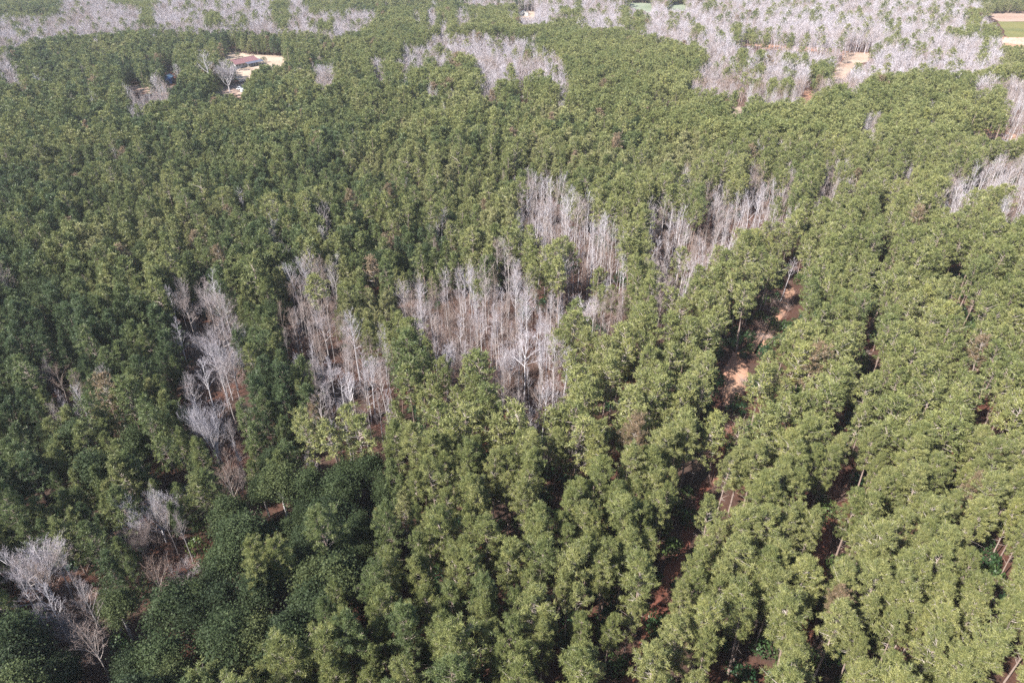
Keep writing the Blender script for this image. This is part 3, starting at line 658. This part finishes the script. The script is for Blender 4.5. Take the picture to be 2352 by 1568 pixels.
# ------------------------------------------------------------------ buildings and vehicles in the clearings
def box_me(name, size, loc, m, bev=0.0, rot=0.0):
    import bmesh
    bm = bmesh.new(); bmesh.ops.create_cube(bm, size=1.0)
    for v in bm.verts: v.co = Vector((v.co.x*size[0], v.co.y*size[1], v.co.z*size[2]))
    if bev > 0: bmesh.ops.bevel(bm, geom=bm.edges, offset=bev, segments=2, affect='EDGES')
    bmesh.ops.rotate(bm, verts=bm.verts, matrix=Matrix.Rotation(rot, 3, 'Z'))
    bmesh.ops.translate(bm, verts=bm.verts, vec=loc)
    me = bpy.data.meshes.new(name); bm.to_mesh(me); bm.free(); me.materials.append(m); return me
def poly_me(name, verts, faces, m):
    me = bpy.data.meshes.new(name); me.from_pydata(verts, [], faces); me.update(); me.materials.append(m); return me
def part(name, me, parent):
    o = bpy.data.objects.new(name, me); COL.objects.link(o); o.parent = parent; return o
def thing(name, label, cat, loc, rz=0, group=None):
    o = bpy.data.objects.new(name, None); COL.objects.link(o); o.empty_display_size = .5
    o.location = (loc[0], loc[1], loc[2] if len(loc) > 2 else 0); o.rotation_euler = (0, 0, rz)
    o['label'] = label; o['category'] = cat
    if group: o['group'] = group
    return o
M_ROOF = plain('mauve_metal_roof', (.20, .10, .105), .45, .18, .6)
M_ROOF2 = plain('blue_grey_metal_roof', (.10, .105, .14), .4, .15, .6)
M_WHITE = plain('white_siding', (.50, .50, .48), .6, .12, 1.2)
M_SLATEW = plain('blue_grey_wall', (.16, .20, .27), .6, .15, 1.0)
M_GLASS = plain('window_glass', (.02, .025, .035), .08, spec=.6)
M_BLUE = plain('blue_tarp', (.025, .07, .20), .45, .35, .8)
M_TEAL = plain('pale_blue_roof', (.16, .27, .38), .5, .2, .7)
M_DARK = plain('dark_roofing', (.035, .035, .045), .7, .3, .8)
M_WPAINT = plain('white_car_paint', (.78, .78, .78), .25, spec=.6)
M_TYRE = plain('tyre', (.02, .02, .02), .8)
M_LAMP = plain('lamp_lens', (.6, .55, .5), .15)
M_RED = plain('red_lens', (.4, .02, .02), .2)
M_WOOD = plain('porch_boards', (.30, .25, .21), .8, .3, 2.0)

A = np.array(ground(540, 160)); B = np.array(ground(600, 148))
ang = math.atan2(B[1]-A[1], B[0]-A[0]); HL = 21.5
hc = (A+B)/2; nrm_ = np.array([-sin(ang), cos(ang)]); hc = hc+nrm_*5.5
ho = thing('ranch_house', 'long white house with mauve metal roof and blue grey front porch in the sandy yard', 'house', (hc[0], hc[1], 0), ang)
W2, WALL, RIDGE = 5.0, 3.0, 5.6; L2 = HL/2
part('wall', box_me('wall', (HL-.6, 2*W2-.6, WALL), (0, 0, WALL/2+.3), M_WHITE), ho)
part('foundation', box_me('foundation', (HL-.4, 2*W2-.4, .3), (0, 0, .15), M_WOOD), ho)
for s_ in (-1, 1):
    part('gable', poly_me('gable', [(s_*(L2-.35), -W2+.3, WALL+.3), (s_*(L2-.35), W2-.3, WALL+.3), (s_*(L2-.35), 0, RIDGE-.1), (s_*(L2-.6), -W2+.3, WALL+.3), (s_*(L2-.6), W2-.3, WALL+.3), (s_*(L2-.6), 0, RIDGE-.1)],
        [(0, 1, 2), (5, 4, 3), (0, 2, 5, 3), (1, 4, 5, 2)], M_WHITE), ho)
def roof_slab(sy, x0, x1, m, y_e, z_e, z_r, ridge_y=0, th=.14):
    v = [(x0, ridge_y, z_r), (x1, ridge_y, z_r), (x1, sy*y_e, z_e), (x0, sy*y_e, z_e)]
    v += [(a, b, c-th) for a, b, c in v]
    return poly_me('roof', v, [(0, 1, 2, 3), (7, 6, 5, 4), (0, 4, 5, 1), (1, 5, 6, 2), (2, 6, 7, 3), (3, 7, 4, 0)], m)
for s_ in (-1, 1):
    rf = part('roof_slope', roof_slab(s_, -L2-.4, L2+.4, M_ROOF, W2+.6, WALL+.12, RIDGE+.1), ho)
    for i in range(17):      # standing seams
        xx = -L2+.2+i*(HL-.4)/16
        part('seam', poly_me('seam', [(xx-.03, 0, RIDGE+.11), (xx+.03, 0, RIDGE+.11), (xx+.03, s_*(W2+.58), WALL+.14), (xx-.03, s_*(W2+.58), WALL+.14), (xx, 0, RIDGE+.17), (xx, s_*(W2+.58), WALL+.2)],
            [(0, 4, 5, 3), (4, 1, 2, 5), (0, 1, 4), (3, 5, 2)], M_ROOF), rf)
part('ridge_cap', box_me('ridge_cap', (HL+.9, .3, .08), (0, 0, RIDGE+.2), M_ROOF), ho)
pr = part('porch_roof', roof_slab(-1, -2.2, L2+1.8, M_ROOF2, W2+3.4, 2.55, 3.35, ridge_y=-W2-.3), ho)
part('side_roof', poly_me('side_roof', [(L2+.4, -W2-.3, 3.3), (L2+4.0, -W2-.2, 2.7), (L2+4.0, W2-2.0, 2.7), (L2+.4, 1.2, 4.6), (L2+.4, W2-2, 3.3)], [(0, 1, 3), (1, 2, 3), (2, 4, 3)], M_ROOF2), ho)
part('porch_floor', box_me('porch_floor', (L2+3.8, 2.9, .25), ((L2-.2)/2, -W2-1.8, .35), M_WOOD), ho)
for i in range(7):
    part('porch_post', box_me('porch_post', (.22, .22, 2.2), (-2.0+i*(L2+3.4)/6, -W2-3.1, 1.55), M_WHITE, .02), ho)
for i in range(2): part('side_post', box_me('side_post', (.2, .2, 2.4), (L2+3.8, -W2+.1+i*4, 1.5), M_WHITE, .02), ho)
part('railing', box_me('railing', (L2+3.4, .06, .1), ((L2-.2)/2, -W2-3.12, 1.3), M_WHITE), ho)
for i, xx in enumerate((-9, -6.6, -3.6, .2, 2.6, 6.8, 9.0)):
    w_ = part('window', box_me('window', (1.3, .12, 1.4), (xx, -W2+.28, 1.95), M_WHITE), ho)
    part('pane', box_me('pane', (1.05, .06, 1.15), (xx, -W2+.20, 1.95), M_GLASS), w_)
dr_ = part('door', box_me('door', (1.1, .1, 2.1), (4.6, -W2+.26, 1.4), M_SLATEW), ho)
part('handle', box_me('handle', (.08, .08, .2), (4.95, -W2+.18, 1.35), M_WHITE), dr_)
for yy in (-2.2, 1.6):
    w_ = part('window', box_me('window', (.12, 1.2, 1.3), (-L2+.26, yy, 1.95), M_WHITE), ho)
    part('pane', box_me('pane', (.06, .95, 1.05), (-L2+.18, yy, 1.95), M_GLASS), w_)

def shed(px_, py_, w, d, h, rz, wm, rm, name, label, cat, group=None):
    g = ground(px_, py_); o = thing(name, label, cat, g, rz, group)
    part('wall', box_me('wall', (w, d, h), (0, 0, h/2), wm), o)
    e, r_ = .35, .9+w*.12
    for s_ in (-1, 1):
        v = [(0, -d/2-e, h+r_), (0, d/2+e, h+r_), (s_*(w/2+e), d/2+e, h-.05), (s_*(w/2+e), -d/2-e, h-.05)]
        v += [(a, b, c-.12) for a, b, c in v]
        part('roof', poly_me('roof', v, [(0, 1, 2, 3), (7, 6, 5, 4), (0, 4, 5, 1), (1, 5, 6, 2), (2, 6, 7, 3), (3, 7, 4, 0)], rm), o)
        y_ = s_*(d/2)
        part('gable', poly_me('gable', [(-w/2, y_, h), (w/2, y_, h), (0, y_, h+r_-.1), (-w/2, y_-s_*.1, h), (w/2, y_-s_*.1, h), (0, y_-s_*.1, h+r_-.1)], [(0, 1, 2), (5, 4, 3), (0, 2, 5, 3), (1, 4, 5, 2)], wm), o)
    part('door', box_me('door', (1.6, .1, min(2.1, h*.8)), (-.3, -d/2-.06, min(2.1, h*.8)/2+.05), M_DARK), o)
    return o
shed(391, 191, 4.4, 5.5, 4.0, .12, M_BLUE, M_TEAL, 'blue_shed', 'tall bright blue shed with pale blue roof beside the clearing road', 'shed')
shed(376, 164, 8.0, 6.0, 2.6, .3, M_DARK, M_DARK, 'dark_shed', 'low dark shed under the pines behind the blue shed', 'shed')
shed(1290, 41, 6, 6, 3.2, .2, M_WHITE, M_WHITE, 'white_shed', 'small white hut far off at the edge of the upper leafless woods', 'shed')
shed(1202, 36, 10, 5, 2.8, .1, M_WHITE, M_WHITE, 'white_trailer_home', 'long white mobile home among far leafless trees at the top', 'mobile home')
# white post by the shed
gp = ground(378, 196); po = thing('white_pole', 'white leaning pole by the left corner of the blue shed', 'pole', gp, 0)
ps = Soup(); tube(ps, [(0, 0, 0), (-.8, .2, 3), (-1.7, .4, 6)], [.14, .12, .1], 8, .5, 0); part('shaft', ps.mesh('shaft', [M_WHITE]), po)
part('cap', box_me('cap', (.5, .5, .18), (-1.72, .4, 6.05), M_WHITE, .03), po)

def wheel(parent, xx, yy, r=.36):
    s = Soup(); th = np.linspace(0, 2*pi, 17)
    ring = np.stack([xx+np.cos(th)*r, np.zeros(17), r+np.sin(th)*r], 1); w = .12
    A_ = ring+np.array([0, yy-w, 0]); B_ = ring+np.array([0, yy+w, 0]); c0 = np.array([xx, yy-w, r]); c1 = np.array([xx, yy+w, r])
    for i in range(16):
        s.tris([A_[i], A_[i+1], B_[i+1]], .5, 0); s.tris([A_[i], B_[i+1], B_[i]], .5, 0)
        s.tris([c0, A_[i], A_[i+1]], .5, 0); s.tris([c1, B_[i+1], B_[i]], .5, 0)
    t = part('wheel', s.mesh('wheel', [M_TYRE]), parent)
    sg = 1 if yy > 0 else -1
    part('rim', box_me('rim', (r*1.1, .04, r*1.1), (xx, yy+sg*.13, r), M_LAMP, .08), t)
def profile_me(name, prof, hw, m, taper=0.0):
    n_ = len(prof); v = [(a, -hw+(taper if b > 1.1 else 0), b) for a, b in prof]+[(a, hw-(taper if b > 1.1 else 0), b) for a, b in prof]
    f = [tuple(range(n_-1, -1, -1)), tuple(range(n_, 2*n_))]+[(i, (i+1) % n_, n_+(i+1) % n_, n_+i) for i in range(n_)]
    me = poly_me(name, v, f, m)
    import bmesh
    bm = bmesh.new(); bm.from_mesh(me); bmesh.ops.recalc_face_normals(bm, faces=bm.faces); bmesh.ops.bevel(bm, geom=bm.edges, offset=.05, segments=2, affect='EDGES'); bm.to_mesh(me); bm.free(); return me
def vehicle(px_, py_, rz, style, name, label, cat):
    g = ground(px_, py_); o = thing(name, label, cat, g, rz)
    if style == 'pickup':
        part('body', profile_me('body', [(-2.8, .45), (2.75, .45), (2.8, .95), (1.5, 1.12), (-2.8, 1.12)], .97, M_WPAINT), o)
        part('cab', profile_me('cab', [(-.75, 1.1), (1.5, 1.1), (.85, 1.82), (-.6, 1.85)], .9, M_WPAINT, .12), o)
        gl = [(-.62, 1.18), (1.32, 1.18), (.82, 1.72), (-.52, 1.74)]
        part('bed', box_me('bed', (1.7, 1.6, .05), (-1.8, 0, 1.15), M_TYRE), o)
    else:
        part('body', profile_me('body', [(-2.7, .4), (2.6, .4), (2.65, 1.0), (2.1, 1.25), (1.5, 2.15), (-2.6, 2.3), (-2.7, 1.0)], 1.0, M_WPAINT), o)
        gl = [(-1.2, 1.35), (1.85, 1.35), (1.45, 1.98), (-1.2, 2.02)]
    part('side_window', profile_me('side_window', gl, .93 if style == 'pickup' else 1.01, M_GLASS), o)
    xf, zf = (1.2, 1.48) if style == 'pickup' else (1.85, 1.68)
    part('windscreen', poly_me('windscreen', [(xf+.32, -.75, zf-.32), (xf+.32, .75, zf-.32), (xf-.28, .68, zf+.3), (xf-.28, -.68, zf+.3)], [(0, 1, 2, 3)], M_GLASS), o)
    for yy in (-.92, .92):
        for xx in (-1.75, 1.8): wheel(o, xx, yy)
    for yy in (-.7, .7):
        part('headlight', box_me('headlight', (.08, .3, .18), (2.76 if style == 'pickup' else 2.62, yy, .8), M_LAMP, .02), o)
        part('tail_light', box_me('tail_light', (.08, .2, .25), (-2.8, yy, .85), M_RED, .02), o)
    return o
vehicle(551, 206, radians(-100), 'pickup', 'pickup_truck', 'white pickup truck parked at the right end of the clearing road', 'pickup truck')
vehicle(557, 212, radians(-60), 'van', 'white_van', 'white van parked in front of the white pickup by the pines', 'van')
vehicle(374, 160.5, radians(20), 'pickup', 'pickup_truck', 'pale pickup truck in the shade beside the low dark shed', 'pickup truck')
# picket fence seen as a row of white uprights
gf = ground(1205, 225); fe = thing('picket_fence', 'short run of white pickets glimpsed among the upper pines', 'fence', gf, .05)
for i in range(10): part('picket', box_me('picket', (.28, .06, 1.3), (-3+i*.66, 0, .65), M_WHITE), fe)
for zz in (.35, 1.0): part('rail', box_me('rail', (6.6, .05, .1), (0, .07, zz), M_WHITE), fe)

# ------------------------------------------------------------------ individual trees
ORD = ['zeroth', 'first', 'second', 'third', 'fourth', 'fifth', 'sixth', 'seventh', 'eighth', 'ninth', 'tenth', 'eleventh', 'twelfth', 'thirteenth', 'fourteenth', 'fifteenth', 'sixteenth', 'seventeenth', 'eighteenth', 'nineteenth', 'twentieth']
TEN = ['', '', 'twenty', 'thirty', 'forty', 'fifty', 'sixty']
def ordn(n_): return ORD[n_] if n_ <= 20 else (TEN[n_//10]+'-'+ORD[n_ % 10] if n_ % 10 else TEN[n_//10].replace('ty', 'tieth'))
def place(name, label, cat, group, meshes, px_, py_, sx, sz, rot, lean, tnt):
    o = thing(name, label, cat, (px_, py_, 0), rot, group)
    o.rotation_euler = (lean[0], lean[1], rot); o.scale = (sx, sx, sz)
    for nm, me in (('crown', meshes[0]), ('trunk', meshes[1])):
        c = bpy.data.objects.new(nm, me); COL.objects.link(c); c.parent = o; c['tint'] = float(tnt)
    return o
def pick(kk, limit, margin=70):
    """the trees of one kind that show largest: in the frame, nearest first"""
    tx, ty, dd = project(x, y, height*.8)
    m = (kind == kk) & (tx > -margin) & (tx < 2352+margin) & (ty < 1568+margin) & (ty > -20)
    idx = np.where(m)[0]; return idx[np.argsort(D[idx])[:limit]]
def region_of(kk, i):
    u = U2[i]; X_, Y_ = IX[i], IY[i]
    if kk == 2:
        if X_ < 1180 and Y_ > 1000 and u < -33: return 'left of the clay gaps'
        for g, nm in ((-33, 'left of every clay gap'), (-11.9, 'left of long clay gap'), (10, 'right of long clay gap'), (32, 'between the rightmost gaps')):
            if u < g: return nm
        return 'beyond the last gap'
    if kk == 1:
        return 'left of long bare gap' if X_ < 430 else ('between bare gap and grove' if X_ < 1000 else 'around the bare grove')
    if kk == 3:
        if X_ < 330: return 'near the left edge'
        if X_ < 620: return 'in the long left gap'
        if X_ < 900: return 'in clump left of centre'
        if X_ < 1340: return 'in the lower centre grove'
        return 'in the upper right grove'
    return 'in the dark evergreen stand'
U2 = x*ca-y*sa
IX, IY, _ = project(x, y, height*.8)
def tone(kk, t):
    if t > .99: return 'brownish'
    if kk in (1, 2): return 'deep green' if t < .3 else 'mid green' if t < .5 else 'olive' if t < .72 else 'yellowish'
    if kk == 3: return 'brownish' if t < .35 else 'grey' if t < .65 else 'whitish'
    return 'blackish' if t < .35 else 'blue-green' if t < .7 else 'mid green'
chosen = np.zeros(len(x), bool)
SPEC = {2: ('pine_tree', 'pine', 'pine tree', 'tall pines of the thinned plantation', near_pine, 17., 300),
        1: ('young_pine', 'young pine', 'young pine', 'young pines packed on the left', near_young, 12., 300),
        4: ('evergreen_oak', 'evergreen', 'evergreen tree', 'dark broadleaf evergreens at lower left', near_oak, 13., 290),
        3: ('bare_tree', 'bare tree', 'bare tree', 'leafless trees of the groves', near_bare, 20., 270)}
for kk, (nm, word, cat, grp, protos, h0, lim) in SPEC.items():
    idx = pick(kk, lim); chosen[idx] = True
    regs = {}
    for i in idx: regs.setdefault(region_of(kk, i), []).append(i)
    for rg, li in regs.items():
        li.sort(key=lambda i: -IY[i]); rank = 0; rows = []
        while li:      # ranks of crowns, counted upwards from the bottom of the picture
            y0 = IY[li[0]]; row = [i for i in li if IY[i] > y0-46*(.4+(IY[i]+200)/1768)]
            li = [i for i in li if i not in row]; rows.append(row)
        for ri, row in enumerate(rows):
            row.sort(key=lambda i: IX[i])
            for ci, i in enumerate(row):
                lab = f"{tone(kk, tint[i])} {word} {rg}, {ordn(ri+1)} rank up, {ordn(ci+1)} from left"
                hgt = height[i]; sz = hgt/h0
                sx = sz*(.74+.42*rnd[i]) if kk != 4 else sz*(.95+.45*rnd[i])
                place(nm, lab, cat, grp, protos[int(rnd2[i]*9973) % len(protos)], x[i], y[i], sx, sz, rnd3[i]*2*pi,
                      ((rnd[i]-.5)*.09, (rnd2[i]*7 % 1-.5)*.09), tint[i])
for F in FEAT:
    pr_ = (near_spread if F['kind'] == 's' else near_bare); h0, w0 = (15., 10.5) if F['kind'] == 's' else (20., 6.)
    place('bare_tree', F['label'], 'bare tree', 'leafless trees of the groves', pr_[int(abs(F['x']*13)) % len(pr_)], F['x'], F['y'], F['w']/w0, F['h']/h0, F['x'] % 6, (0, 0), F['tint'])

# ------------------------------------------------------------------ distant forest: one object per kind
def proto_obj(me):
    o = bpy.data.objects.new('source_'+me.name, me); return o
def scatter(name, meshes, px_, py_, sxy, sz, tn, zoff=0.0, seed=0, lean=.05):
    r = np.random.default_rng(seed+100); n_ = len(px_)
    me = bpy.data.meshes.new(name); me.vertices.add(n_)
    co = np.stack([px_, py_, np.full(n_, zoff)], 1); me.vertices.foreach_set('co', co.reshape(-1))
    rot = np.stack([r.normal(0, lean, n_), r.normal(0, lean, n_), r.uniform(0, 2*pi, n_)], 1)
    scl = np.stack([sxy, sxy, sz], 1)
    for an, av in (('rot', rot), ('scl', scl)):
        a = me.attributes.new(an, 'FLOAT_VECTOR', 'POINT'); a.data.foreach_set('vector', av.reshape(-1).astype(np.float32))
    a = me.attributes.new('tint', 'FLOAT', 'POINT'); a.data.foreach_set('value', np.asarray(tn, np.float32))
    a = me.attributes.new('idx', 'INT', 'POINT'); a.data.foreach_set('value', r.integers(0, len(meshes), n_).astype(np.int32))
    o = bpy.data.objects.new(name, me); COL.objects.link(o); o['kind'] = 'stuff'
    ng = bpy.data.node_groups.new(name, 'GeometryNodeTree')
    ng.interface.new_socket('Geometry', in_out='INPUT', socket_type='NodeSocketGeometry')
    ng.interface.new_socket('Geometry', in_out='OUTPUT', socket_type='NodeSocketGeometry')
    N = ng.nodes; Lk = ng.links
    gi = N.new('NodeGroupInput'); go = N.new('NodeGroupOutput'); iop = N.new('GeometryNodeInstanceOnPoints')
    jn = N.new('GeometryNodeJoinGeometry')
    for m_ in reversed(meshes):
        oi = N.new('GeometryNodeObjectInfo'); oi.inputs[0].default_value = proto_obj(m_)
        gti = N.new('GeometryNodeGeometryToInstance'); Lk.new(oi.outputs['Geometry'], gti.inputs[0]); Lk.new(gti.outputs[0], jn.inputs[0])
    def na(nm_, t_):
        q = N.new('GeometryNodeInputNamedAttribute'); q.data_type = t_; q.inputs[0].default_value = nm_; return q.outputs[0]
    m2p = N.new('GeometryNodeMeshToPoints'); Lk.new(gi.outputs[0], m2p.inputs[0])
    Lk.new(m2p.outputs[0], iop.inputs['Points']); Lk.new(jn.outputs[0], iop.inputs['Instance'])
    iop.inputs['Pick Instance'].default_value = True
    Lk.new(na('idx', 'INT'), iop.inputs['Instance Index'])
    e2r = N.new('FunctionNodeEulerToRotation'); Lk.new(na('rot', 'FLOAT_VECTOR'), e2r.inputs[0]); Lk.new(e2r.outputs[0], iop.inputs['Rotation'])
    Lk.new(na('scl', 'FLOAT_VECTOR'), iop.inputs['Scale'])
    Lk.new(iop.outputs[0], go.inputs[0])
    md = o.modifiers.new('scatter', 'NODES'); md.node_group = ng
    return o
rest = ~chosen
def group_scatter(name, mask, meshes, h0, wf=(.88, .3), seed=0):
    m = mask & rest
    if not m.any(): return
    sz = height[m]/h0; sx = sz*(wf[0]+wf[1]*rnd[m])
    o = scatter(name, meshes, x[m], y[m], sx, sz, tint[m], seed=seed); print(name, int(m.sum())); return o
MID = 290.
group_scatter('pine_forest', (kind == 2) & (D < MID), FARM['pine_mid'], 17., seed=1)
group_scatter('distant_pine_forest', (kind == 2) & (D >= MID), FARM['pine_far'], 16., (1.0, .35), seed=2)
group_scatter('young_pine_forest', (kind == 1) & (D < MID), FARM['young_mid'], 12., seed=3)
group_scatter('distant_young_pine_forest', (kind == 1) & (D >= MID), FARM['young_far'], 12., (.95, .35), seed=4)
group_scatter('leafless_woods', (kind == 3) & (D < 380), FARM['bare_mid'], 20., (.9, .4), seed=5)
group_scatter('distant_leafless_woods', (kind == 3) & (D >= 380), FARM['bare_far'], 18., (1.1, .5), seed=6)
group_scatter('evergreen_thicket', (kind == 4), FARM['oak_far'], 13., (.95, .45), seed=7)

# understory: leafy bushes under the pines, twiggy brush in the leafless groves
bx, by = sow(3.1, 34, 420, jit=.48, seed=17)
bk, bX, bY, bD = classify(bx, by)
br = np.random.default_rng(5); q = br.random(len(bx)); nz = vnoise(bx, by, 11, 31)
m = (bk != 3) & (q < .28+.42*nz) & ~covers(CLEAR, bx, by, (0.3, 1.5, 2.5))
hh = br.uniform(.6, 2.2, m.sum())
scatter('understory_bushes', FARM['bush'], bx[m], by[m], br.uniform(.8, 1.6, m.sum()), hh, br.random(m.sum())*.6, seed=9)
bx, by = sow(2.3, 34, 640, jit=.48, seed=18)
bk, bX, bY, bD = classify(bx, by)
q = br.random(len(bx)); nz = vnoise(bx, by, 9, 33)
BU = bx*ca-by*sa; ingap = np.zeros(len(bx), bool)
for g in (-33, -11.9, 10, 32, 54): ingap |= (np.abs(BU-g) < 3) & (bk == 2) & (bD < 260)
m = ((bk == 3) & (q < .45+.6*nz) | ingap & (q < .30)) & (bD < 520) & (~covers(CLEAR, bx, by, (0.3, 1.5, 2.5)) | (ingap & (q < .15)))
scatter('twiggy_brush', FARM['brush'], bx[m], by[m], br.uniform(.8, 1.8, m.sum()), br.uniform(.7, 2.0, m.sum()), np.clip(nz[m]*.8+br.random(m.sum())*.5-.1, 0, 1), seed=10)

# shrubs of the house yard, each a thing
for i, (fr, a_, b_, s_, lab) in enumerate([
    ('s1', 1640, 392, 1.6, 'round dark shrub alone on the sand behind the house'),
    ('s1', 1820, 432, 2.0, 'dark shrub at the right end of the red roofed house'),
    ('s1', 1545, 402, 2.6, 'green shrub at the left edge of the sandy yard'),
    ('s1', 1500, 600, 2.6, 'dark shrub under the tall grey tree beside the road'),
    ('s1', 1560, 590, 2.2, 'second dark shrub beside the road, nearer the house')]):
    p_ = Q(fr, (a_, b_))[0]; g = ground(*p_)
    o = thing('shrub', lab, 'shrub', g, i*1.3, 'shrubs around the house'); o.scale = (s_, s_, s_)
    c = part('foliage', FARM['bush'][i % 4], o); c['tint'] = .25

# ------------------------------------------------------------------ haze
hz, nt, out = mat('haze')
pv_ = nt.nodes.new('ShaderNodeVolumePrincipled'); pv_.inputs['Color'].default_value = (.93, .94, 1.0, 1); pv_.inputs['Density'].default_value = 0.00009
pv_.inputs['Anisotropy'].default_value = 0.2
nt.links.new(pv_.outputs[0], out.inputs['Volume'])
me = box_me('haze', (7000, 4200, CAM_H+4), (0, 1400, (CAM_H+4)/2-1.0), hz)
ho_ = bpy.data.objects.new('haze', me); COL.objects.link(ho_); ho_['kind'] = 'stuff'
print('script', round(time.time()-T0, 1), 'tris', sum(len(m_.polygons) for m_ in bpy.data.meshes))
